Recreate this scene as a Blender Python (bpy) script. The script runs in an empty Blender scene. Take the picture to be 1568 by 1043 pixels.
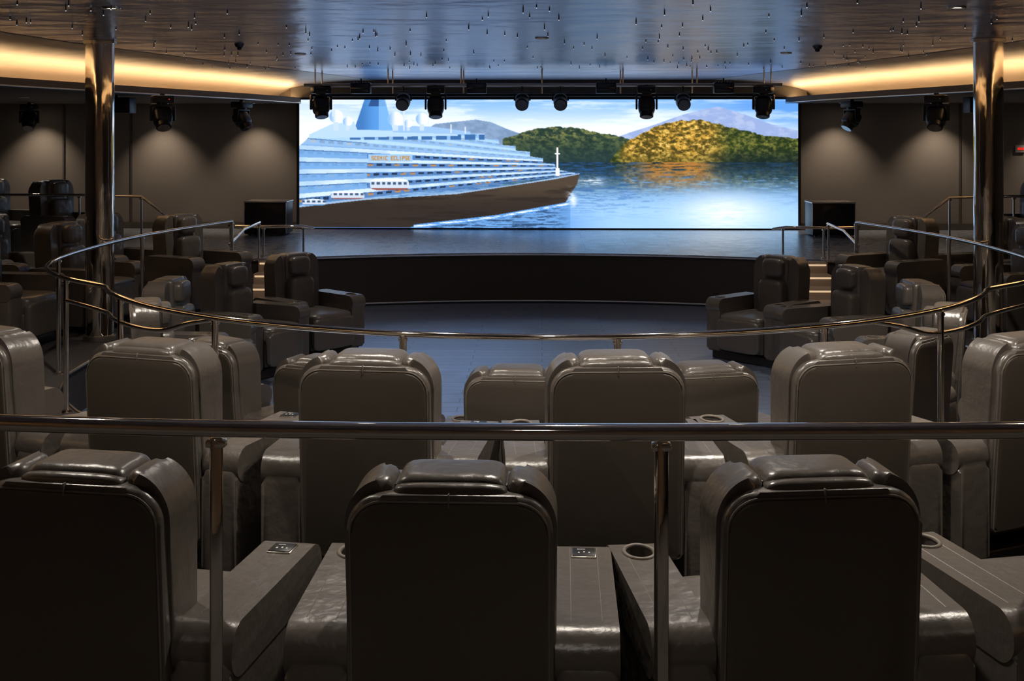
import bpy, bmesh, math, random
import numpy as np
from mathutils import Vector, Matrix
random.seed(4)
S = bpy.context.scene
try:
    S.view_settings.view_transform = 'Standard'
except Exception:
    pass

# ------------------------------------------------------------ materials
def mat(name, col, rough=0.5, metal=0.0, bump=None, var=None, emis=None, estr=0.0, spec=0.5, coat=0.0, stretch=None):
    m = bpy.data.materials.new(name); m.use_nodes = True
    nt = m.node_tree; b = nt.nodes['Principled BSDF']
    b.inputs['Base Color'].default_value = (*col, 1)
    b.inputs['Roughness'].default_value = rough
    b.inputs['Metallic'].default_value = metal
    b.inputs['Specular IOR Level'].default_value = spec
    b.inputs['Coat Weight'].default_value = coat
    tc = nt.nodes.new('ShaderNodeTexCoord'); vec = tc.outputs['Object']
    if stretch:
        mp = nt.nodes.new('ShaderNodeMapping'); mp.inputs['Scale'].default_value = stretch
        nt.links.new(vec, mp.inputs['Vector']); vec = mp.outputs[0]
    if var:
        n = nt.nodes.new('ShaderNodeTexNoise'); n.inputs['Scale'].default_value = var[0]; n.inputs['Detail'].default_value = 4
        nt.links.new(vec, n.inputs['Vector'])
        mx = nt.nodes.new('ShaderNodeMix'); mx.data_type = 'RGBA'
        mx.inputs[6].default_value = (*[c*(1-var[1]) for c in col], 1)
        mx.inputs[7].default_value = (*[min(1, c*(1+var[1])) for c in col], 1)
        nt.links.new(n.outputs['Fac'], mx.inputs[0]); nt.links.new(mx.outputs[2], b.inputs['Base Color'])
    if bump:
        prev = None
        for (sc, st, dist) in bump:
            n = nt.nodes.new('ShaderNodeTexNoise'); n.inputs['Scale'].default_value = sc; n.inputs['Detail'].default_value = 3
            nt.links.new(vec, n.inputs['Vector'])
            bp = nt.nodes.new('ShaderNodeBump'); bp.inputs['Strength'].default_value = st; bp.inputs['Distance'].default_value = dist
            nt.links.new(n.outputs['Fac'], bp.inputs['Height'])
            if prev: nt.links.new(prev.outputs[0], bp.inputs['Normal'])
            prev = bp
        nt.links.new(prev.outputs[0], b.inputs['Normal'])
    if emis:
        b.inputs['Emission Color'].default_value = (*emis, 1)
        b.inputs['Emission Strength'].default_value = estr
    return m

M_leather = mat('taupe_leather', (0.122, 0.106, 0.092), 0.31, bump=[(9, 0.45, 0.02), (38, 0.14, 0.006), (220, 0.15, 0.002)], var=(5, 0.12), spec=0.75)
M_back = mat('dark_back_leather', (0.086, 0.072, 0.058), 0.40, bump=[(300, 0.2, 0.001), (5, 0.25, 0.012)], var=(4, 0.1))
M_pipe = mat('leather_piping', (0.19, 0.165, 0.14), 0.38)
M_black = mat('black_plastic', (0.012, 0.012, 0.013), 0.4)
M_icon = mat('white_icon', (0.7, 0.7, 0.7), 0.5)
M_silver = mat('silver_trim', (0.60, 0.56, 0.50), 0.28, 1.0)
M_chrome = mat('polished_steel', (0.97, 0.89, 0.80), 0.07, 1.0, bump=[(7, 0.12, 0.01)])
M_column = mat('mirror_column', (0.97, 0.88, 0.76), 0.07, 1.0, bump=[(5.0, 0.7, 0.014)], stretch=(1, 1, 0.28))
M_wall = mat('taupe_wall', (0.205, 0.172, 0.145), 0.85, var=(30, 0.06))
M_walld = mat('dark_wall', (0.09, 0.076, 0.064), 0.8)
M_rear = mat('rear_wall_panel', (0.42, 0.35, 0.28), 0.7)
M_trim = mat('wall_trim_mat', (0.08, 0.066, 0.055), 0.6)
M_carpet = mat('dark_carpet', (0.036, 0.032, 0.032), 0.9, bump=[(400, 0.4, 0.004)], var=(60, 0.3))
M_fascia = mat('stage_fascia', (0.042, 0.034, 0.029), 0.55)
M_soffit = mat('soffit_paint', (0.10, 0.08, 0.066), 0.7)
M_fix = mat('fixture_black', (0.012, 0.012, 0.014), 0.35, bump=[(60, 0.1, 0.003)])
M_lens = mat('lens_glass', (0.03, 0.04, 0.06), 0.05, coat=1.0)
M_led = mat('cove_led', (1, 0.7, 0.4), 0.5, emis=(1.0, 0.66, 0.32), estr=27)
M_stepled = mat('step_led', (1, 0.7, 0.4), 0.5, emis=(1.0, 0.72, 0.45), estr=0.6)
M_lamp = mat('downlight_glow', (1, 0.9, 0.8), 0.5, emis=(1.0, 0.88, 0.7), estr=18)
M_star = mat('star_tip', (0.8, 0.8, 0.8), 0.3, emis=(0.8, 0.85, 1.0), estr=0.9)
M_pin = mat('star_pin_metal', (0.05, 0.042, 0.036), 0.6)
M_red = mat('red_led', (0.8, 0.02, 0.02), 0.5, emis=(1, 0.03, 0.02), estr=0.6)
M_sign = mat('sign_white', (0.45, 0.42, 0.4), 0.5)
M_tread = mat('stair_tread', (0.42, 0.33, 0.25), 0.6)

def brick_floor(name, c1, c2, mortar, rough, sx, sy, scale, ms=0.004, metal=0.0):
    m = bpy.data.materials.new(name); m.use_nodes = True
    nt = m.node_tree; b = nt.nodes['Principled BSDF']
    tc = nt.nodes.new('ShaderNodeTexCoord')
    br = nt.nodes.new('ShaderNodeTexBrick')
    br.inputs['Color1'].default_value = (*c1, 1); br.inputs['Color2'].default_value = (*c2, 1)
    br.inputs['Mortar'].default_value = (*mortar, 1); br.inputs['Scale'].default_value = scale
    br.inputs['Mortar Size'].default_value = ms; br.inputs['Brick Width'].default_value = sx; br.inputs['Row Height'].default_value = sy
    nt.links.new(tc.outputs['Object'], br.inputs['Vector'])
    nt.links.new(br.outputs['Color'], b.inputs['Base Color'])
    n = nt.nodes.new('ShaderNodeTexNoise'); n.inputs['Scale'].default_value = 5; n.inputs['Detail'].default_value = 6
    nt.links.new(tc.outputs['Object'], n.inputs['Vector'])
    mr = nt.nodes.new('ShaderNodeMapRange'); mr.inputs[3].default_value = rough-0.06; mr.inputs[4].default_value = rough+0.08
    nt.links.new(n.outputs['Fac'], mr.inputs[0]); nt.links.new(mr.outputs[0], b.inputs['Roughness'])
    b.inputs['Metallic'].default_value = metal
    return m
M_floor = brick_floor('plank_floor', (0.36, 0.44, 0.62), (0.32, 0.39, 0.56), (0.16, 0.19, 0.25), 0.30, 1.4, 0.16, 1.0, metal=0.65)
M_stage = brick_floor('stage_floor', (0.47, 0.48, 0.52), (0.41, 0.42, 0.46), (0.15, 0.15, 0.15), 0.27, 1.2, 0.9, 1.0, metal=0.6)

def lacquer(name, rough, col, metal):
    m = bpy.data.materials.new(name); m.use_nodes = True
    nt = m.node_tree; b = nt.nodes['Principled BSDF']
    b.inputs['Base Color'].default_value = (*col, 1); b.inputs['Metallic'].default_value = metal
    b.inputs['Roughness'].default_value = rough
    tc = nt.nodes.new('ShaderNodeTexCoord'); mp = nt.nodes.new('ShaderNodeMapping'); mp.inputs['Scale'].default_value = (0.9, 1.2, 1)
    n1 = nt.nodes.new('ShaderNodeTexNoise'); n1.inputs['Scale'].default_value = 1.3; n1.inputs['Detail'].default_value = 4
    nt.links.new(tc.outputs['Object'], mp.inputs['Vector']); nt.links.new(mp.outputs[0], n1.inputs['Vector'])
    bp = nt.nodes.new('ShaderNodeBump'); bp.inputs['Strength'].default_value = 0.55; bp.inputs['Distance'].default_value = 0.075
    nt.links.new(n1.outputs['Fac'], bp.inputs['Height']); nt.links.new(bp.outputs[0], b.inputs['Normal'])
    return m
M_ceil = lacquer('lacquer_ceiling', 0.27, (0.47, 0.485, 0.62), 0.85)
M_cove = lacquer('cove_lacquer', 0.40, (0.47, 0.42, 0.38), 0.45)

# ------------------------------------------------------------ mesh builder
class MB:
    def __init__(s): s.bm = bmesh.new(); s.mats = []
    def mi(s, m):
        if m not in s.mats: s.mats.append(m)
        return s.mats.index(m)
    def merge(s, t, m, xf=None):
        if xf is not None: bmesh.ops.transform(t, matrix=xf, verts=t.verts)
        bmesh.ops.recalc_face_normals(t, faces=t.faces)
        i = s.mi(m)
        for f in t.faces: f.material_index = i; f.smooth = True
        me = bpy.data.meshes.new('tmp'); t.to_mesh(me); t.free()
        s.bm.from_mesh(me); bpy.data.meshes.remove(me)
    def box(s, c, d, m, bev=0.0, rot=None, seg=2):
        t = bmesh.new(); bmesh.ops.create_cube(t, size=1)
        bmesh.ops.scale(t, vec=Vector(d), verts=t.verts)
        if bev: bmesh.ops.bevel(t, geom=list(t.edges), offset=bev, segments=seg, affect='EDGES', profile=0.5)
        X = Matrix.Translation(Vector(c))
        if rot is not None: X = X @ rot
        s.merge(t, m, X)
    def prism(s, outline, lo, hi, axis, m, bev=0.0, seg=3, xf=None):
        t = bmesh.new()
        def P(a, b_, w):
            return {'y': (a, w, b_), 'x': (w, a, b_), 'z': (a, b_, w)}[axis]
        v0 = [t.verts.new(P(a, c, lo)) for a, c in outline]
        v1 = [t.verts.new(P(a, c, hi)) for a, c in outline]
        n = len(outline)
        f0 = t.faces.new(v0); f1 = t.faces.new(v1)
        for i in range(n): t.faces.new((v0[i], v0[(i+1) % n], v1[(i+1) % n], v1[i]))
        if bev:
            es = list(set(f0.edges) | set(f1.edges))
            bmesh.ops.bevel(t, geom=es, offset=bev, segments=seg, affect='EDGES', profile=0.5)
        s.merge(t, m, xf)
    def sup(s, c, r, m, e=0.35, e2=None, nu=28, nv=14, rot=None):
        e2 = e if e2 is None else e2
        t = bmesh.new()
        f = lambda v, k: math.copysign(abs(v)**k, v)
        rows = []
        for j in range(1, nv):
            la = -math.pi/2+math.pi*j/nv
            rows.append([t.verts.new((r[0]*f(math.cos(la), e)*f(math.cos(2*math.pi*i/nu), e2),
                                      r[1]*f(math.cos(la), e)*f(math.sin(2*math.pi*i/nu), e2),
                                      r[2]*f(math.sin(la), e))) for i in range(nu)])
        a = t.verts.new((0, 0, -r[2])); z = t.verts.new((0, 0, r[2]))
        for i in range(nu):
            k = (i+1) % nu
            t.faces.new((a, rows[0][k], rows[0][i])); t.faces.new((z, rows[-1][i], rows[-1][k]))
            for j in range(len(rows)-1): t.faces.new((rows[j][i], rows[j][k], rows[j+1][k], rows[j+1][i]))
        X = Matrix.Translation(Vector(c))
        if rot is not None: X = X @ rot
        s.merge(t, m, X)
    def cyl(s, p0, p1, r, m, n=20, r2=None, bev=0.0):
        p0 = Vector(p0); p1 = Vector(p1); d = p1-p0
        t = bmesh.new()
        bmesh.ops.create_cone(t, cap_ends=True, segments=n, radius1=r, radius2=r if r2 is None else r2, depth=d.length)
        if bev:
            es = [e for e in t.edges if abs(e.verts[0].co.z-e.verts[1].co.z) < 1e-5]
            bmesh.ops.bevel(t, geom=es, offset=bev, segments=2, affect='EDGES')
        X = Matrix.Translation((p0+p1)/2) @ d.to_track_quat('Z', 'Y').to_matrix().to_4x4()
        s.merge(t, m, X)
    def tube(s, pts, r, m, n=12, closed=False, flat=1.0, sq=1.0):
        t = bmesh.new(); P = [Vector(p) for p in pts]; rings = []
        N = len(P)
        g = lambda v: math.copysign(abs(v)**sq, v)
        for i in range(N):
            if closed: d = P[(i+1) % N]-P[i-1]
            else: d = P[min(i+1, N-1)]-P[max(i-1, 0)]
            d.normalize()
            up = Vector((0, 0, 1)) if abs(d.z) < 0.9 else Vector((0, 1, 0))
            a = d.cross(up).normalized(); b_ = a.cross(d).normalized()
            rings.append([t.verts.new(P[i]+a*r*g(math.cos(2*math.pi*k/n))+b_*r*flat*g(math.sin(2*math.pi*k/n))) for k in range(n)])
        for i in range(N if closed else N-1):
            A = rings[i]; B = rings[(i+1) % N]
            for k in range(n): t.faces.new((A[k], A[(k+1) % n], B[(k+1) % n], B[k]))
        if not closed: t.faces.new(rings[0]); t.faces.new(rings[-1])
        s.merge(t, m)
    def mesh(s, name, sharp=40):
        me = bpy.data.meshes.new(name); s.bm.to_mesh(me); s.bm.free()
        for m in s.mats: me.materials.append(m)
        try: me.set_sharp_from_angle(angle=math.radians(sharp))
        except Exception: pass
        return me
    def obj(s, name, loc=(0, 0, 0), sharp=40):
        o = bpy.data.objects.new(name, s.mesh(name, sharp)); S.collection.objects.link(o); o.location = loc
        return o

def inst(me, name, loc, rz=0.0, sc=1.0):
    o = bpy.data.objects.new(name, me); S.collection.objects.link(o)
    o.location = loc; o.rotation_euler = (0, 0, rz); o.scale = (sc, sc, sc)
    return o

def rrect(x0, x1, z0, z1, r_top, r_bot=0.0, n=8):
    pts = []
    def arc(cx, cz, r, a0, a1):
        if r <= 0: pts.append((cx, cz)); return
        for i in range(n+1):
            a = math.radians(a0+(a1-a0)*i/n); pts.append((cx+r*math.cos(a), cz+r*math.sin(a)))
    arc(x1-r_top, z1-r_top, r_top, 0, 90); arc(x0+r_top, z1-r_top, r_top, 90, 180)
    arc(x0+r_bot, z0+r_bot, r_bot, 180, 270); arc(x1-r_bot, z0+r_bot, r_bot, 270, 360)
    return pts

def smooth_path(pts, n=8):
    P = [Vector(p) for p in pts]; out = []
    for i in range(len(P)-1):
        p0 = P[max(i-1, 0)]; p1 = P[i]; p2 = P[i+1]; p3 = P[min(i+2, len(P)-1)]
        for k in range(n):
            t = k/n
            out.append(0.5*((2*p1)+(p2-p0)*t+(2*p0-5*p1+4*p2-p3)*t*t+(3*p1-p0-3*p2+p3)*t**3))
    out.append(P[-1]); return out

# ------------------------------------------------------------ recliner chair
def build_chair():
    c = MB()
    k = 0.07
    sh = Matrix.Identity(4); sh[1][2] = -k; sh[1][3] = k*0.55   # recline shear
    # rear shell
    c.prism(rrect(-0.270, 0.270, 0.20, 0.985, 0.098, 0.02), -0.425, -0.355, 'y', M_leather, 0.020, 5, sh)
    c.prism(rrect(-0.256, 0.256, 0.21, 0.964, 0.082, 0.015), -0.434, -0.41, 'y', M_back, 0.009, 3, sh)
    pp = rrect(-0.259, 0.259, 0.205, 0.968, 0.086, 0.015, n=10)
    c.tube([sh @ Vector((a, -0.428, b)) for a, b in pp], 0.0035, M_pipe, 6, closed=True)
    c.box(sh @ Vector((0, -0.428, 0.973)), (0.004, 0.014, 0.036), M_pipe, 0.001)
    # body of the backrest
    c.prism(rrect(-0.266, 0.266, 0.25, 0.995, 0.11, 0.02), -0.36, -0.23, 'y', M_leather, 0.03, 4, sh)
    # side bolsters
    for sx in (-1, 1):
        c.prism([(sx*a, b) for a, b in ([(0.146, 0.32), (0.276, 0.32), (0.280, 0.865)] +
                 [(0.166+0.114*math.cos(t), 0.890+0.128*math.sin(t)) for t in np.linspace(0.0, 1.30, 14)] +
                 [(0.175, 1.018), (0.160, 1.012), (0.148, 0.996)])],
                -0.390, -0.225, 'y', M_leather, 0.036, 7, sh)
    # centre pad wrapping over the top
    c.sup(sh @ Vector((0, -0.305, 0.82)), (0.153, 0.100, 0.205), M_leather, 0.26, nu=40, nv=28)
    c.sup(sh @ Vector((0, -0.372, 0.958)), (0.152, 0.042, 0.050), M_leather, 0.42, nu=36, nv=18)
    # headrest pillow + lumbar
    c.sup(sh @ Vector((0, -0.190, 0.905)), (0.125, 0.060, 0.092), M_leather, 0.5)
    c.sup(sh @ Vector((0, -0.20, 0.60)), (0.15, 0.075, 0.19), M_leather, 0.35)
    # seat
    c.sup((0, 0.07, 0.37), (0.262, 0.31, 0.105), M_leather, 0.30)
    c.box((0, 0.04, 0.22), (0.53, 0.58, 0.22), M_back, 0.02)
    c.sup((0, 0.345, 0.27), (0.258, 0.045, 0.16), M_leather, 0.3)
    c.box((0, -0.02, 0.045), (0.78, 0.62, 0.09), M_black, 0.01)
    # arms
    for sx in (-1, 1):
        t = MB()
        t.prism(rrect(-0.40, 0.31, 0.07, 0.572, 0.095, 0.03, 8), 0.276, 0.442, 'x', M_leather, 0.028, 4)
        t.prism(rrect(-0.395, 0.325, 0.455, 0.605, 0.074, 0.07, 10), 0.274, 0.446, 'x', M_leather, 0.045, 8)
        if sx < 0:
            me = t.mesh('arm_tmp'); o = bpy.data.objects.new('arm_tmp', me); S.collection.objects.link(o)
            cut = bmesh.new(); bmesh.ops.create_cone(cut, cap_ends=True, segments=32, radius1=0.047, radius2=0.050, depth=0.16)
            bmesh.ops.transform(cut, matrix=Matrix.Translation((0.360, 0.19, 0.59)) @ Matrix.Diagonal((0.92, 1.2, 1, 1)), verts=cut.verts)
            cm = bpy.data.meshes.new('cut_tmp'); cut.to_mesh(cm); cut.free(); cm.materials.append(M_leather)
            co = bpy.data.objects.new('cut_tmp', cm); S.collection.objects.link(co)
            md = o.modifiers.new('b', 'BOOLEAN'); md.object = co; md.operation = 'DIFFERENCE'; md.solver = 'EXACT'
            md.use_self = True
            dg = bpy.context.evaluated_depsgraph_get(); ev = o.evaluated_get(dg)
            nm = bpy.data.meshes.new_from_object(ev)
            tb = bmesh.new(); tb.from_mesh(nm)
            bmesh.ops.transform(tb, matrix=Matrix.Diagonal((-1, 1, 1, 1)), verts=tb.verts)
            c.merge(tb, M_leather)
            bpy.data.objects.remove(o); bpy.data.objects.remove(co)
            ring = [(-0.360+0.048*math.cos(a), 0.19+0.062*math.sin(a), 0.6055) for a in np.linspace(0, 2*math.pi, 29)[:-1]]
            c.tube(ring, 0.0070, M_pipe, 8, closed=True)
        else:
            me = t.mesh('arm_tmp'); tb = bmesh.new(); tb.from_mesh(me); c.merge(tb, M_leather)
            c.box((0.360, 0.20, 0.606), (0.078, 0.078, 0.007), M_silver, 0.002)
            c.box((0.360, 0.20, 0.6095), (0.070, 0.070, 0.005), M_black, 0.001)
            for i in range(3):
                c.box((0.345+0.016*i, 0.190+0.005*(i % 2), 0.6125), (0.005, 0.010, 0.0014), M_icon)
            c.box((0.352, 0.218, 0.6125), (0.024, 0.004, 0.0014), M_icon)
        for xx in (0.318, 0.402):
            c.tube([(sx*xx, y, 0.6040) for y in np.linspace(-0.31, 0.255, 6)], 0.002, M_pipe, 5)
    return c.mesh('recliner_armchair', 50)

chair = build_chair()
def place_chair(x, y, z, deg):
    """x,y = centre of the seat-back plane ; deg = clockwise heading from +Y"""
    a = math.radians(deg)
    return inst(chair, 'recliner_armchair', (x+0.40*math.sin(a), y+0.40*math.cos(a), z), -a)

ZP = 0.37     # seating platform
ZS = 0.66     # stage / upper deck
ZC = 0.70     # tier with the near handrail
CY = 9.9
for x, y, a in ((-1.265, 3.16, 8.5), (-0.24, 3.09, 1), (0.735, 3.16, -7), (1.72, 3.34, -14), (-2.22, 3.4, 14)):
    place_chair(x, y, ZP, a)
for x, y, a in ((-2.58, 5.28, 28), (-1.69, 4.97, 17), (-0.71, 4.74, 6), (0.30, 4.74, -3.5), (1.28, 4.94, -15), (2.17, 5.22, -26)):
    place_chair(x, y, ZP, a)
def toC(x, y): return math.degrees(math.atan2(-x, CY-y))
ring = [(-0.14, 6.30), (0.91, 6.42), (-1.25, 6.55), (1.80, 6.82), (-2.02, 7.12), (2.45, 7.55),
        (-3.05, 8.8), (3.05, 8.7), (-3.32, 10.15), (3.28, 10.1), (-3.10, 11.3), (3.05, 11.25), (-2.66, 12.25), (2.50, 12.15)]
for x, y in ring:
    place_chair(x, y, 0, toC(x, y))
for x, y, z, a in ((-4.02, 12.75, ZP, 118), (-4.95, 12.9, ZP, 112), (-4.85, 11.6, ZP, 104), (-5.20, 10.5, ZP, 98), (-6.0, 12.4, ZP, 108), (-5.9, 11.3, ZP, 100),
                   (3.98, 12.6, ZP, -118), (4.95, 12.6, ZP, -112), (4.85, 11.5, ZP, -104), (5.20, 10.4, ZP, -98), (5.95, 12.2, ZP, -108),
                   (-6.2, 14.6, ZS, 112), (6.2, 14.6, ZS, -112), (-7.2, 15.0, ZS, 112)):
    place_chair(x, y, z, a)

# ------------------------------------------------------------ room shell
XW, Y0, Y1 = 9.2, -2.5, 19.6
H = 3.13
def slab(name, c, d, m, bev=0): 
    s = MB(); s.box(c, d, m, bev); return s.obj(name)
slab('floor', (0, (Y0+Y1)/2, -0.06), (2*XW+0.4, Y1-Y0+0.4, 0.12), M_floor)
slab('ceiling', (0, (Y0+Y1)/2, H+0.06), (2*XW+0.4, Y1-Y0+0.4, 0.12), M_ceil)
slab('wall_left', (-XW-0.1, (Y0+Y1)/2, H/2), (0.2, Y1-Y0+0.4, H), M_wall)
slab('wall_right', (XW+0.1, (Y0+Y1)/2, H/2), (0.2, Y1-Y0+0.4, H), M_wall)
slab('wall_back', (0, Y1+0.1, H/2), (2*XW, 0.2, H), M_wall)
slab('wall_rear', (0, Y0-0.1, H/2), (2*XW, 0.2, H), M_rear)
slab('trim_screen_header', (0.09, Y1-0.12, 2.99), (8.5, 0.22, 0.27), M_walld)
for i, x in enumerate((-8.05, -6.9, 6.9, 8.3)):
    slab('trim_%d' % (i+1), (x, Y1-0.012, 1.72), (0.03, 0.02, 2.04), M_trim)
for nme, xa, xb in (('baseboard_left', -XW+0.01, -4.1), ('baseboard_right', 4.3, XW-0.01)):
    slab(nme, ((xa+xb)/2, Y1-0.015, ZS+0.055), (xb-xa, 0.03, 0.10), M_trim)

XI = XW-0.01
arc = [(3.15*math.sin(math.radians(a)), 8.9-3.15*math.cos(math.radians(a))) for a in range(0, 66, 5)]
side = [(3.25, 7.95), (3.62, 8.5), (3.82, 9.2), (3.88, 10.2), (3.84, 11.2), (3.66, 12.2), (3.45, 13.0)]
rightline = arc+side
railline = [(-x, y) for x, y in rightline[::-1][:-1]]+rightline
edge = []
for x, y in railline:
    d = Vector((x, y-CY)); d *= (d.length-0.07)/d.length
    edge.append((d.x, CY+d.y))
edge = [(-3.62, 15.2), (-3.62, 13.4)]+edge+[(3.62, 13.4), (3.62, 15.2)]
p = MB()
def outer(x, y):
    dx, dy = x, y-CY
    k = min(abs(XI/dx) if abs(dx) > 1e-6 else 99, (abs((CY-2.82)/dy) if dy < -1e-6 else 99))
    return (dx*k, CY+dy*k)
bmp = bmesh.new()
top_in = [bmp.verts.new((x, y, ZP)) for x, y in edge]
bot_in = [bmp.verts.new((x, y, 0.0)) for x, y in edge]
out = []
for x, y in edge:
    ox, oy = outer(x, y)
    if y > CY: ox, oy = math.copysign(XI, x), y
    out.append(bmp.verts.new((ox, oy, ZP)))
for i in range(len(edge)-1):
    bmp.faces.new((top_in[i], top_in[i+1], out[i+1], out[i]))
    bmp.faces.new((bot_in[i], bot_in[i+1], top_in[i+1], top_in[i]))
p.merge(bmp, M_carpet)
p.box((-6.6, 6.2, ZP-0.02), (5.18, 6.7, 0.03), M_carpet)
p.box((6.6, 6.2, ZP-0.02), (5.18, 6.7, 0.03), M_carpet)
p.tube([(x, y, ZP+0.002) for x, y in edge], 0.012, M_silver, 8)
p.obj('seating_platform', sharp=30)
p = MB(); p.box((0, (Y0+0.02+2.80)/2, ZC/2+0.001), (2*XI, 2.80-Y0-0.02, ZC), M_carpet, 0.01); p.obj('upper_tier_platform')

# stage
sx = []
for i in range(33):
    x = -3.6+7.2*i/32
    sx.append((x, 7.2+math.sqrt(8.5**2-x*x)))
line = [(-XI, 14.0), (-4.4, 14.0), (-4.39, 14.9)]+sx+[(4.39, 14.9), (4.4, 14.0), (XI, 14.0)]
st = MB(); t = bmesh.new(); t2 = bmesh.new()
a = [t.verts.new((x, y, ZS)) for x, y in line]; b_ = [t.verts.new((x, Y1-0.01, ZS)) for x, y in line]
for i in range(len(line)-1): t.faces.new((a[i], a[i+1], b_[i+1], b_[i]))
c_ = [t2.verts.new((x, y+0.02, 0.001)) for x, y in line]; d_ = [t2.verts.new((x, y+0.02, ZS-0.001)) for x, y in line]
for i in range(len(line)-1): t2.faces.new((c_[i], c_[i+1], d_[i+1], d_[i]))
st.merge(t, M_stage); st.merge(t2, M_fascia)
st.tube([(x, y, ZS-0.012) for x, y in line], 0.020, M_chrome, 10)
st.tube([(x, y-0.004, 0.03) for x, y in sx], 0.014, M_silver, 8)
st.obj('stage', sharp=30)

def stairs(xc):
    s = MB(); n = 5; y0 = 13.75; run = 0.26
    for i in range(n):
        z = ZS*(i+1)/(n+0.0)*0.98
        s.box((0, y0+run*i+(run*(n-i))/2, z/2), (0.54, run*(n-i), z), M_tread, 0.006)
        s.box((0, y0+run*i-0.004, z-0.03), (0.50, 0.010, 0.02), M_stepled)
    s.obj('stage_stairs', (xc, 0, 0))
stairs(-3.32); stairs(3.30)

# soffits with curved cove
lip = smooth_path([(4.0, 19.58, 0), (4.35, 17.3, 0), (4.9, 15.0, 0), (5.4, 12.6, 0), (5.72, 10.5, 0), (5.85, 8, 0), (5.85, 4, 0), (5.75, 0, 0), (5.6, Y0+0.01, 0)], 6)
ZL, ZT = 2.75, 2.85
for sgn, nm in ((-1, 'left'), (1, 'right')):
    s = MB(); t = bmesh.new(); tcv = bmesh.new()
    L = [(sgn*v.x, v.y) for v in lip]
    A = [t.verts.new((x, y, ZL)) for x, y in L]; B = [t.verts.new((sgn*XI, y, ZL)) for x, y in L]
    C = [t.verts.new((x, y, ZT)) for x, y in L]
    for i in range(len(L)-1):
        t.faces.new((A[i], A[i+1], B[i+1], B[i])); t.faces.new((A[i], A[i+1], C[i+1], C[i]))
    s.merge(t, M_soffit)
    prof = [(0.03, ZT-0.05), (0.42, ZT-0.05)]
    for q in np.linspace(0, math.pi/2, 17):
        prof.append((-1.25+1.67*math.cos(q), (H-0.003)-(H-0.003-ZT)*(1-math.sin(q))))
    G_ = [[tcv.verts.new((x+sgn*u, y, z)) for x, y in L] for u, z in prof]
    for a_, b2 in zip(G_[:-1], G_[1:]):
        for i in range(len(L)-1): tcv.faces.new((a_[i], a_[i+1], b2[i+1], b2[i]))
    s.merge(tcv, M_cove)
    s.tube([(x, y, ZL+0.015) for x, y in L], 0.010, M_silver, 8)
    s.obj('ceiling_soffit_'+nm, sharp=30)
    e = MB(); t = bmesh.new()
    A = [t.verts.new((x+sgn*0.06, y, ZT-0.035)) for x, y in L]; B = [t.verts.new((x+sgn*0.12, y, ZT-0.035)) for x, y in L]
    for i in range(len(L)-1): t.faces.new((A[i], A[i+1], B[i+1], B[i]))
    e.merge(t, M_led); e.obj('cove_light_strip')

def column(x, y):
    s = MB()
    s.cyl((0, 0, ZP-0.36), (0, 0, H-0.001), 0.128, M_column, 64)
    s.cyl((0, 0, H-0.03), (0, 0, H-0.002), 0.15, M_silver, 64, bev=0.006)
    s.cyl((0, 0, ZP), (0, 0, ZP+0.05), 0.15, M_silver, 64, bev=0.006)
    s.obj('mirror_column', (x, y, 0))
column(-4.08, 10.75); column(4.04, 10.75)

# ------------------------------------------------------------ handrails
def rail(name, pts, r, posts, zb, pr=0.016, flat=1.0, rect=None, sq=1.0, extra=()):
    s = MB(); s.tube(pts, r, M_chrome, 20, flat=flat, sq=sq)
    for q in (pts[0], pts[-1]): s.sup(q, (r, r, r*flat), M_chrome, 1.0, nu=12, nv=8)
    for e_ in extra: s.tube(e_, r*0.85, M_chrome, 12)
    for (x, y, z1) in posts:
        if rect: 
            s.box((x, y, (z1+zb)/2-0.01), (rect[0], rect[1], z1-zb-0.02), M_chrome, 0.004, rot=Matrix.Rotation(math.radians(22), 4, 'Z'))
        else:
            s.cyl((x, y, zb), (x, y, z1-r*0.5), pr, M_chrome, 16)
        s.cyl((x, y, zb), (x, y, zb+0.012), pr*2.4, M_chrome, 20, bev=0.003)
        s.box((x, y, z1-r-0.010), (0.045, 0.026, 0.018), M_chrome, 0.004)
    return s.obj(name, sharp=50)
Z1 = 1.618
near = smooth_path([(-3.2, 3.0, Z1), (-2.0, 2.80, Z1), (-1.0, 2.69, Z1), (-0.2, 2.66, Z1), (0.6, 2.68, Z1), (1.6, 2.75, Z1), (3.0, 2.95, Z1)], 8)
rail('handrail', near, 0.023, [(-1.80, 2.775, Z1), (-0.745, 2.672, Z1), (0.27, 2.668, Z1), (1.32, 2.72, Z1)], ZC, 0.014, 0.80, rect=(0.028, 0.024), sq=0.75)
Z2 = 1.29
ring_r = [(x, y, Z2) for x, y in railline]
def rp(i): return (railline[i][0], railline[i][1], Z2)
nn = len(railline)
idx = sorted(set([0, 2, 4, 6, nn-1, nn-3, nn-5, nn-7]))
posts = [rp(i) for i in idx]
for x in (-1.76, -0.69, 0.37, 1.46, 2.25, -2.55):
    posts.append((x, 8.9-math.sqrt(3.15**2-x*x), Z2))
low = []
for sg in (-1, 1):
    low.append(smooth_path([(sg*3.15*math.sin(math.radians(a)), 8.9-3.15*math.cos(math.radians(a)), z) for a, z in ((34, 1.285), (38, 1.24), (43, 1.17), (50, 1.145), (57, 1.14), (63, 1.14))]+[(sg*3.25, 7.95, 1.14)], 5))
rail('handrail', smooth_path(ring_r, 3), 0.0165, posts, ZP, 0.018, extra=low)
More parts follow.
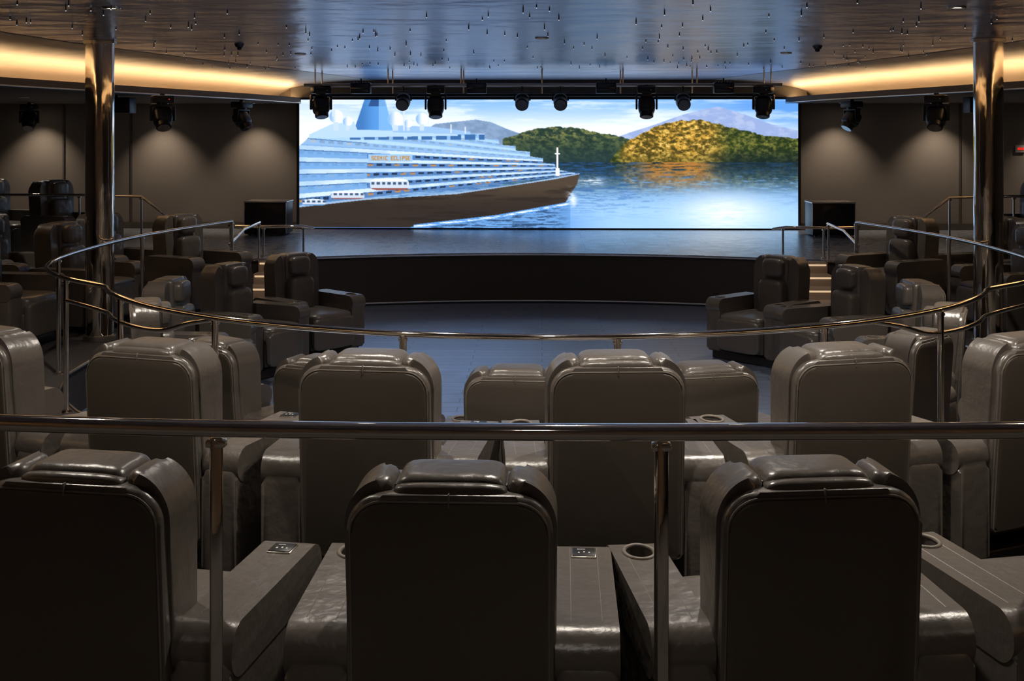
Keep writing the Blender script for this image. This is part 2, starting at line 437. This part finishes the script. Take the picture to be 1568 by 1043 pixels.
for sg in (-1, 1):
    rail('stage_handrail', [(sg*3.0, 15.35, 1.02), (sg*3.15, 15.3, 1.05), (sg*3.62, 15.2, 1.05), (sg*4.1, 15.3, 1.05)], 0.018,
         [(sg*3.12, 15.31, 1.04), (sg*3.62, 15.2, 1.05), (sg*4.08, 15.3, 1.05)], ZS, 0.014)
    rail('stair_handrail', [(sg*3.62, 13.55, 0.98), (sg*3.62, 14.2, 1.10), (sg*3.62, 15.0, 1.12)], 0.016,
         [(sg*3.62, 13.62, 0.99), (sg*3.62, 14.95, 1.12)], ZP, 0.012)
    rail('deck_handrail', [(sg*4.5, 14.15, 1.22), (sg*4.85, 14.12, 1.50), (sg*5.6, 14.1, 1.52), (sg*7.4, 14.1, 1.52), (sg*9.0, 14.1, 1.52)], 0.016,
         [(sg*4.85, 14.12, 1.50), (sg*5.6, 14.1, 1.52), (sg*7.4, 14.1, 1.52), (sg*8.9, 14.1, 1.52)], ZS, 0.012)

# ------------------------------------------------------------ speakers on stage
def speaker(x):
    s = MB()
    s.box((0, 0, 0.27), (0.66, 0.5, 0.50), M_black, 0.015)
    s.box((0, -0.252, 0.27), (0.60, 0.012, 0.43), M_fix, 0.004)
    s.cyl((0, -0.255, 0.27), (0, -0.262, 0.27), 0.17, M_black, 32)
    s.box((0, -0.01, 0.525), (0.68, 0.52, 0.02), M_silver, 0.006)
    for sx_ in (-1, 1): s.box((sx_*0.325, -0.252, 0.27), (0.012, 0.012, 0.48), M_silver, 0.002)
    for a in (-0.26, 0.26):
        for b in (-0.18, 0.18): s.cyl((a, b, 0), (a, b, 0.03), 0.025, M_fix, 12)
    s.obj('subwoofer_speaker', (x, 18.5, ZS))
speaker(-4.32); speaker(4.5)

# ------------------------------------------------------------ stage lighting
def moving_head(loc, rz=0, tilt=0.25, sc=1.0, led=False):
    s = MB()
    s.cyl((0, 0, 0.0), (0, 0, -0.03), 0.03, M_fix, 12)
    s.box((0, 0, -0.07), (0.25, 0.22, 0.09), M_fix, 0.015)
    s.cyl((0, 0, -0.11), (0, 0, -0.14), 0.07, M_fix, 24)
    s.box((0, 0, -0.145), (0.29, 0.09, 0.03), M_fix, 0.01)
    for sx_ in (-1, 1): s.box((sx_*0.135, 0, -0.235), (0.028, 0.085, 0.20), M_fix, 0.012)
    R = Matrix.Rotation(tilt, 4, 'X')
    s.sup((0, 0, -0.28), (0.115, 0.11, 0.125), M_fix, 0.6, rot=R)
    p1 = Vector((0, 0, -0.28)) + R @ Vector((0, 0, -0.10)); p2 = Vector((0, 0, -0.28)) + R @ Vector((0, 0, -0.165))
    s.cyl(p1, p2, 0.092, M_fix, 28, bev=0.006)
    p3 = Vector((0, 0, -0.28)) + R @ Vector((0, 0, -0.170)); s.cyl(p2, p3, 0.075, M_lens, 28)
    s.box((0.06, -0.113, -0.07), (0.012, 0.006, 0.012), M_red if led else M_icon)
    o = s.obj('moving_head_light', loc); o.rotation_euler = (0, 0, rz); o.scale = (sc,)*3
def par(loc):
    s = MB()
    s.cyl((0, 0, 0.0), (0, 0, -0.07), 0.012, M_fix, 10)
    s.tube([(-0.085, 0, -0.17), (-0.085, 0, -0.07), (0.085, 0, -0.07), (0.085, 0, -0.17)], 0.008, M_fix, 8)
    s.sup((0, 0, -0.17), (0.078, 0.09, 0.08), M_fix, 0.8)
    s.cyl((0, -0.03, -0.18), (0, -0.12, -0.22), 0.072, M_fix, 24, bev=0.005)
    s.cyl((0, -0.12, -0.22), (0, -0.123, -0.2215), 0.06, M_lens, 24)
    s.obj('par_can_light', loc).scale = (1.25,)*3
def flood(loc):
    s = MB()
    s.cyl((0, 0, 0.04), (0, 0, -0.02), 0.012, M_fix, 10)
    s.box((0, 0, -0.09), (0.27, 0.16, 0.15), M_fix, 0.008)
    s.box((0, -0.083, -0.09), (0.23, 0.006, 0.11), M_lens, 0.002)
    for i in range(6): s.box((-0.1+0.04*i, 0.0, -0.012), (0.008, 0.15, 0.02), M_fix)
    s.obj('stage_flood_light', loc)
ZB = 2.92; YB = 16.0
tr = MB()
tr.cyl((-3.25, YB, ZB), (3.25, YB, ZB), 0.024, M_silver, 16)
tr.cyl((-3.25, YB+0.5, 2.80), (3.25, YB+0.5, 2.80), 0.02, M_fix, 16)
for x in (-3.1, -2.1, -1.1, 0, 1.1, 2.1, 3.1):
    tr.cyl((x, YB, ZB), (x, YB, H), 0.010, M_silver, 10); tr.cyl((x, YB+0.5, 2.80), (x, YB+0.5, H), 0.010, M_silver, 10)
tr.obj('lighting_bar')
for x, a in ((-3.02, .4), (-1.45, .1), (1.42, -.1), (3.0, -.4)): moving_head((x, YB, ZB-0.0), a, -0.35)
for x in (-1.89, -0.27, 0.25, 1.91): par((x, YB, ZB-0.0))
for x in (-2.47, -0.89, 0.87, 2.46): flood((x, YB, ZB+0.05))
for x, y, a, l in ((-4.62, 14.2, .5, True), (-4.42, 17.2, 1.2, False), (-6.4, 13.2, .6, False), (4.72, 14.2, -.5, False), (4.50, 17.2, -1.2, False), (6.3, 13.2, -.6, False), (-8.2, 18.6, .2, False)):
    moving_head((x, y, ZL), a, -0.6, 1.0, l)
s = MB(); s.box((0, 0, -0.13), (0.42, 0.25, 0.2), M_black, 0.015); s.cyl((0, 0, 0), (0, 0, -0.04), 0.02, M_fix, 10); s.box((0, -0.127, -0.13), (0.38, 0.006, 0.17), M_fix, 0.003); ms = s.mesh('ceiling_speaker')
inst(ms, 'ceiling_speaker', (-5.4, 14.8, ZL)); inst(ms, 'ceiling_speaker', (5.5, 14.8, ZL))

s = MB(); s.box((0, 0, 0), (0.16, 0.03, 0.12), M_sign, 0.004); s.box((0, -0.018, 0), (0.10, 0.006, 0.04), M_red); s.obj('exit_sign', (7.88, Y1-0.02, 2.0))

# ------------------------------------------------------------ star pins
s = MB()
for i in range(240):
    x = random.uniform(-4.2, 4.4); y = random.uniform(7.2, 15.5)
    l = random.uniform(0.015, 0.035)
    s.cyl((x, y, H), (x, y, H-l), 0.005, M_pin, 6)
    s.cyl((x, y, H-l), (x, y, H-l-0.004), 0.004, M_star, 6)
s.obj('ceiling_star_lights')
for x, y in ((-2.9, 11.2), (2.7, 11.6)):
    s = MB(); s.cyl((0, 0, 0), (0, 0, -0.03), 0.05, M_fix, 20, r2=0.035); s.sup((0, 0, -0.04), (0.025, 0.025, 0.02), M_fix, 1.0); s.obj('smoke_detector', (x, y, H))

# ------------------------------------------------------------ screen (LED wall) - colours per vertex
NX, NY = 1150, 300
xs = np.linspace(455, 1222, NX); ys = np.linspace(152, 351, NY)
X, Y = np.meshgrid(xs, ys)
def poly(pts):
    ins = np.zeros(X.shape, bool); n = len(pts)
    for i in range(n):
        x1, y1 = pts[i]; x2, y2 = pts[(i+1) % n]
        if y1 == y2: continue
        cond = ((y1 > Y) != (y2 > Y)) & (X < (x2-x1)*(Y-y1)/(y2-y1)+x1)
        ins ^= cond
    return ins
def noise(sx_, sy_, seed=0, octv=3):
    out = np.zeros(X.shape); amp = 1; tot = 0
    r = np.random.default_rng(seed)
    for o in range(octv):
        gx = int(767/sx_*(2**o))+3; gy = int(200/sy_*(2**o))+3
        g = r.random((gy, gx))
        fx = (X-455)/767*(gx-2); fy = (Y-152)/200*(gy-2)
        ix = fx.astype(int); iy = fy.astype(int); tx = fx-ix; ty = fy-iy
        tx = tx*tx*(3-2*tx); ty = ty*ty*(3-2*ty)
        ix = np.clip(ix, 0, gx-2); iy = np.clip(iy, 0, gy-2)
        v = (g[iy, ix]*(1-tx)+g[iy, ix+1]*tx)*(1-ty)+(g[iy+1, ix]*(1-tx)+g[iy+1, ix+1]*tx)*ty
        out += v*amp; tot += amp; amp *= 0.65
    return out/tot
C = np.zeros(X.shape+(3,))
def put(mask, col, al=1.0):
    a = (mask*al)[..., None]
    C[:] = C*(1-a)+np.array(col)*a
def lerp(a, b, t): return np.array(a)*(1-t[..., None])+np.array(b)*t[..., None]
def ss(a, b, v): t = np.clip((v-a)/(b-a), 0, 1); return t*t*(3-2*t)
full = np.ones(X.shape)
C[:] = lerp((130, 178, 234), (226, 234, 245), ss(150, 204, Y))
cl = ss(0.42, 0.68, noise(120, 11, 1, 6)); put(full, (240, 242, 247), cl*0.6)
put(full, (88, 148, 224), ss(980, 1200, X)*ss(222, 165, Y)*(1-cl*0.5)*0.9)
put(full, (248, 244, 242), ss(640, 455, X)*0.5)
tx = noise(6, 3.5, 5, 5); ty_ = noise(18, 10, 15, 5); tz_ = noise(3, 2.5, 55, 2)
ln = poly([(650, 200), (665, 190), (700, 186), (728, 183), (752, 187), (775, 197), (800, 206), (820, 250), (650, 250)])
put(ln, (132, 156, 190)); put(ln, (98, 126, 156), ss(0.4, 0.7, ty_)*0.5)
fh = poly([(930, 215), (965, 203), (1000, 192), (1045, 176), (1075, 168), (1100, 163), (1140, 175), (1180, 190), (1222, 200), (1222, 250), (930, 250)])
put(fh, (146, 166, 212)); put(fh, (188, 200, 226), ss(0.45, 0.7, ty_)*0.5)
def ridge(pts, base, seed, rough=3):
    jit = (noise(10, 400, seed, 5)[0]-0.5)*rough
    px = np.array([q[0] for q in pts]); py = np.array([q[1] for q in pts])
    top = np.interp(xs, px, py, left=999, right=999)+jit
    return (Y > top[None, :]) & (Y < base)
def hill(m, shade, mid, lightc, sunny):
    put(m, mid)
    put(m, shade, ss(0.58, 0.36, ty_)*0.7)
    put(m, lightc, ss(0.46, 0.66, tx)*sunny*0.9)
    put(m, shade, ss(0.52, 0.36, tx)*0.75)
    put(m, shade, ss(0.45, 0.25, tz_)*0.5); put(m, lightc, ss(0.62, 0.85, tz_)*0.35*sunny)
m = ridge([(770, 214), (800, 203), (825, 197), (850, 194), (885, 195), (915, 204), (940, 206), (962, 213), (975, 222), (990, 250)], 250, 7, 5)
hill(m, (34, 52, 48), (64, 82, 60), (136, 136, 78), ss(236, 196, Y)*0.9); put(m, (34, 54, 62), ss(218, 250, Y)*0.6)
m = ridge([(935, 245), (955, 222), (985, 203), (1010, 192), (1045, 185), (1075, 183), (1100, 190), (1135, 200), (1170, 207), (1222, 212)], 251, 9, 6)
hill(m, (34, 48, 26), (76, 86, 40), (132, 130, 62), 0.8)
g = ss(1125, 1070, X)*ss(942, 972, X)
put(m, (150, 112, 42), g*0.75); put(m, (214, 164, 66), g*ss(0.42, 0.62, ty_)*0.8); put(m, (246, 206, 110), g*ss(0.54, 0.70, tx)*0.85); put(m, (66, 60, 28), g*ss(0.50, 0.36, tx)*0.85)
put(m, (54, 52, 24), g*ss(0.42, 0.22, tz_)*0.6)
put(m, (74, 74, 34), g*ss(228, 250, Y)*0.45)
put(m, (22, 36, 38), ss(1060, 1130, X)*ss(222, 250, Y)*0.8)
w = Y >= 249
C[w] = lerp((84, 128, 176), (156, 198, 238), ss(255, 330, Y))[w]
put(w, (24, 38, 46), ss(280, 252, Y)*0.94)
rip = noise(18, 1.5, 11, 5)
hz = int(np.searchsorted(ys, 249))
for j in range(hz, NY):
    k = int(hz-1-(j-hz)*0.80)
    if k < 0 or ys[j] > 306: break
    shift = np.clip(np.arange(NX)+((rip[j]-0.5)*22).astype(int), 0, NX-1)
    src_row = C[k, shift]*0.66+np.array((8, 16, 26))
    a_ = (ss(306, 268, np.full(NX, ys[j]))*0.85*ss(0.26, 0.48, rip[j]))[:, None]
    C[j] = C[j]*(1-a_)+src_row*a_
put(w, (44, 92, 160), ss(0.48, 0.64, rip)*ss(352, 276, Y)*(0.65-0.35*ss(960, 1060, X)))
put(w, (204, 128, 46), ss(965, 1005, X)*ss(1105, 1065, X)*ss(302, 256, Y)*ss(0.34, 0.56, rip)*0.75)
put(w, (240, 246, 252), np.exp(-((X-1110)/70)**2-((Y-328)/32)**2)*(0.3+1.0*rip).clip(0, 1))
put(w, (226, 238, 250), np.exp(-((X-905)/22)**2-((Y-279)/6)**2)*ss(0.38, 0.6, rip))
put(w, (60, 120, 204), ss(960, 800, X)*ss(300, 345, Y)*0.7)
# ship
yl = 202+(X-455)/(887-455)*43; yh = 316-(X-455)/(887-455)*48
tops = [(455, 224), (464, 216), (474, 206), (486, 200), (520, 196), (640, 199), (700, 204), (742, 205), (742.1, 213), (764, 214), (764.1, 222), (790, 224), (790.1, 231), (812, 233), (812.1, 240), (832, 243), (832.1, 250), (850, 252), (852, 260), (887, 267)]
top = np.interp(X, [q[0] for q in tops], [q[1] for q in tops])
sup_m = (Y > top) & (Y < yh) & (X < 886)
s_ = (Y-yl)/(yh-yl); ND = 6.0; fr = (s_*ND) % 1.0; row = np.floor(s_*ND)
C[sup_m] = (202, 222, 244)
put(sup_m, (140, 182, 232), ss(0.35, 0.7, noise(60, 30, 33))*0.55)
put(sup_m & (fr > 0.46), (82, 124, 182))
px_ = X*0.072+row*0.31
win = (px_ % 1.0) < 0.62
put(sup_m & (fr > 0.54) & (fr < 0.94) & win, (34, 52, 80))
put(sup_m & (fr > 0.78) & (fr < 0.94) & win, (90, 126, 170))
lit = (np.sin(np.floor(px_)*12.9+row*78.2)*43758.5) % 1.0
put(sup_m & (fr > 0.58) & (fr < 0.78) & win & (lit > 0.72), (170, 130, 90))
put(sup_m & (fr < 0.08), (120, 160, 208)); put(sup_m & (row < 1), (160, 200, 240), 0.7)
put(sup_m & (X < 560) & (fr > 0.48) & (row > 0) & (row < 5), (120, 170, 224), 0.85)
put(sup_m & (X < 560) & (fr > 0.44) & (fr < 0.52), (50, 84, 130), 0.7)
put(sup_m & (Y < 214) & (X > 530) & (X < 742) & (((X*0.045) % 1) < 0.75) & (Y > 206), (60, 104, 160))
fun = poly([(556, 152), (588, 152), (600, 199), (540, 199)]); put(fun, (84, 146, 214)); put(fun, (50, 96, 160), ss(575, 548, X)*0.6); put(poly([(566, 152), (586, 152), (590, 162), (562, 162)]), (46, 80, 136))
put(fun & (X > 578), (126, 180, 234), 0.8)
put(poly([(470, 206), (505, 190), (540, 186), (545, 199), (700, 203), (700, 208), (470, 212)]), (176, 206, 236))
put(poly([(600, 192), (660, 194), (720, 202), (720, 206), (600, 203)]), (150, 186, 226))
for cx, cy, r in ((512, 178, 11), (604, 182, 12), (645, 182, 10), (530, 186, 8), (624, 189, 7)):
    d = np.hypot(X-cx, Y-cy); put(full, (236, 240, 248), ss(r, r-1.2, d)); put(full, (124, 168, 220), ss(r, r-1.2, d)*ss(cx+r*0.3, cx-r, X)*0.95)
    put((abs(X-cx) < r*0.35) & (Y > cy+r*0.8) & (Y < 200), (190, 210, 234))
for cx, y0, y1 in ((507, 158, 178), (655, 172, 190), (617, 166, 200), (690, 190, 204), (712, 194, 205)): put((abs(X-cx) < 0.9) & (Y > y0) & (Y < y1), (206, 218, 234))
hull = poly([(455, 317), (560, 305), (625, 303), (700, 296), (780, 285), (850, 273), (888, 266), (884, 283), (873, 300), (866, 312), (862, 318), (640, 346), (625, 351), (455, 351)])
put(hull, (52, 44, 40)); put(hull, (88, 74, 60), ss(322, 282, Y)*0.7); put(hull, (36, 31, 30), ss(0.48, 0.68, noise(90, 8, 44, 5))*0.5)
put(hull & (Y < np.interp(X, [455, 560, 700, 850, 888], [319.5, 307.5, 298.5, 275.5, 267.5])), (150, 178, 210))
wl = np.interp(X, [625, 760, 868], [350, 334, 314])
uw = (Y > wl+2.0) & (X > 632) & (X < 874); put(uw, (104, 156, 216)); put(uw, (38, 60, 92), ss(0.45, 0.6, rip)*0.8*ss(880, 840, X))
put((abs(Y-wl) < 3.0) & (X > 632) & (X < 872), (90, 150, 220)); put((abs(Y-wl) < 1.4) & (X > 632) & (X < 872), (236, 242, 250), ss(0.38, 0.55, rip))
put(full, (235, 242, 250), ss(0.38, 0.6, noise(7, 3, 61))*np.exp(-((X-877-(Y-305)*0.25)/6)**2-((Y-306)/12)**2)*0.9)
for cx, cy, a, h in ((595, 284, 30, 9), (530, 301, 26, 6), (478, 312, 18, 5)):
    e = ((X-cx)/a)**4+((Y-cy)/h)**4 < 1; put(e, (196, 208, 224)); put(e & (Y > cy+h*0.6), (140, 84, 80) if cx > 500 else (90, 140, 190)); put(e & (abs(Y-cy+2) < 2) & ((X*0.12) % 1 < 0.6), (60, 84, 116)); put(e & (Y < cy-h*0.6), (230, 238, 246))
put((abs(X-854) < 1.3) & (Y > 226) & (Y < 268), (245, 245, 248)); put((abs(X-854) < 3) & (Y > 258) & (Y < 270), (235, 238, 242)); put((abs(X-854) < 4) & (abs(Y-236) < 1), (235, 238, 242))
G = {'S': '111100111001111', 'C': '111100100100111', 'E': '111100111100111', 'N': '101111111101101', 'I': '010010010010010', 'L': '100100100100111', 'P': '111101111100100', ' ': '0'*15}
gx0 = 567
put((X > 562) & (X < 630) & (Y > 237) & (Y < 248.5), (150, 190, 232))
for ch in 'SCENIC ECLIPSE':
    for k in range(15):
        if G[ch][k] == '1':
            cx0 = gx0+(k % 3)*1.2; cy0 = 239.5+(k//3)*1.35
            put((X >= cx0) & (X < cx0+1.25) & (Y >= cy0) & (Y < cy0+1.4), (186, 130, 46))
    gx0 += 4.3
for _ in range(1):
    C[1:-1, 1:-1] = (C[1:-1, 1:-1]*4+C[:-2, 1:-1]+C[2:, 1:-1]+C[1:-1, :-2]+C[1:-1, 2:])/8
sx0, sx1, sz0, sz1 = -4.04, 4.22, 0.685, 2.815; YS = Y1-0.115
lin = np.clip(C/255.0, 0, 1); lin = np.where(lin <= 0.04045, lin/12.92, ((lin+0.055)/1.055)**2.4)
vx = sx0+(X-455)/767*(sx1-sx0); vz = sz1-(Y-152)/199*(sz1-sz0)
co = np.stack([vx, np.zeros_like(vx), vz], -1).reshape(-1, 3)
ii = np.arange(NX*NY).reshape(NY, NX)
f = np.stack([ii[:-1, :-1], ii[1:, :-1], ii[1:, 1:], ii[:-1, 1:]], -1).reshape(-1, 4)
me = bpy.data.meshes.new('screen_panel')
me.vertices.add(len(co)); me.vertices.foreach_set('co', co.ravel())
me.loops.add(f.size); me.loops.foreach_set('vertex_index', f.ravel().astype(np.int32))
me.polygons.add(len(f)); me.polygons.foreach_set('loop_start', np.arange(0, f.size, 4, dtype=np.int32))
try: me.polygons.foreach_set('loop_total', np.full(len(f), 4, dtype=np.int32))
except Exception: pass
me.update(); me.validate()
ca = me.color_attributes.new('picture', 'FLOAT_COLOR', 'POINT')
ca.data.foreach_set('color', np.concatenate([lin.reshape(-1, 3), np.ones((len(co), 1))], 1).astype(np.float32).ravel())
m = bpy.data.materials.new('led_screen_picture'); m.use_nodes = True; nt = m.node_tree; nt.nodes.clear()
o_ = nt.nodes.new('ShaderNodeOutputMaterial'); em = nt.nodes.new('ShaderNodeEmission'); at = nt.nodes.new('ShaderNodeAttribute'); at.attribute_name = 'picture'
em.inputs['Strength'].default_value = 1.3
nt.links.new(at.outputs['Color'], em.inputs['Color']); nt.links.new(em.outputs[0], o_.inputs[0])
me.materials.append(m)
par_e = MB(); par_e.box((0.09, Y1-0.062, 1.752), (sx1-sx0+0.10, 0.10, 2.17), M_black, 0.01)
scr = par_e.obj('led_video_wall')
so = bpy.data.objects.new('screen_panel', me); S.collection.objects.link(so); so.location = (0, YS, 0); so.parent = scr

# ------------------------------------------------------------ lights
def spot(loc, pw, size=100, blend=0.7, col=(1, 0.90, 0.78), rad=0.05, tgt=None):
    L = bpy.data.lights.new('downlight_or_fill_lamp', 'SPOT'); L.energy = pw; L.spot_size = math.radians(size); L.spot_blend = blend; L.color = col; L.shadow_soft_size = rad
    s = MB()
    s.tube([(0.055*math.cos(a), 0.055*math.sin(a), -0.004) for a in np.linspace(0, 2*math.pi, 25)[:-1]], 0.008, M_silver, 8, closed=True)
    s.cyl((0, 0, -0.001), (0, 0, -0.003), 0.048, M_lamp, 24)
    d = s.obj('downlight_or_fill_fixture', loc)  # same fixture body is given to the added fill lamps
    o = bpy.data.objects.new('downlight_or_fill_lamp', L); S.collection.objects.link(o); o.parent = d
    o.location = (0, 0, -0.03)
    if tgt is not None:
        v = Vector(tgt)-(Vector(loc)+Vector((0, 0, -0.03))); o.rotation_euler = v.to_track_quat('-Z', 'Y').to_euler()
for x in (-8.4, -6.35, -4.75, 4.85, 6.5, 8.4): spot((x, 19.1, ZL), 62, 88, 0.9, (1, 0.84, 0.66), 0.03, (x, 19.5, 0.7))
for x, y, pw in ((-2.9, 7.85, 190), (2.78, 7.95, 260), (-0.9, 5.7, 105), (1.0, 5.8, 145), (0.1, 4.2, 95), (-1.9, 4.2, 75), (2.0, 4.2, 95),
                 (-3.2, 0.6, 85), (0, 0.3, 115), (3.2, 0.6, 85), (-2.6, 12.6, 60), (2.6, 12.6, 60), (0, 10.5, 60)):  # lamps nearest the camera are unseen fill, added to brighten the seat backs
    spot((x, y, H), pw, 125, 0.8)
for x, y in ((-6.3, 12.0), (6.3, 12.0), (-6.5, 8.5), (6.5, 8.5), (-6.9, 15.5), (6.9, 15.5)): spot((x, y, ZL), 50, 115, 0.8)
w = bpy.data.worlds.new('World'); S.world = w; w.use_nodes = True
w.node_tree.nodes['Background'].inputs[0].default_value = (0.02, 0.02, 0.03, 1)

# ------------------------------------------------------------ camera
cd = bpy.data.cameras.new('camera'); cam = bpy.data.objects.new('camera', cd); S.collection.objects.link(cam)
cam.location = (0, 0, 2.30); cam.rotation_euler = (math.radians(90), 0, math.radians(1.46))
cd.sensor_width = 36; cd.sensor_fit = 'HORIZONTAL'; cd.lens = 36*1800/1568; cd.shift_y = -321.5/1568
cd.clip_start = 0.05; cd.clip_end = 100
S.camera = cam
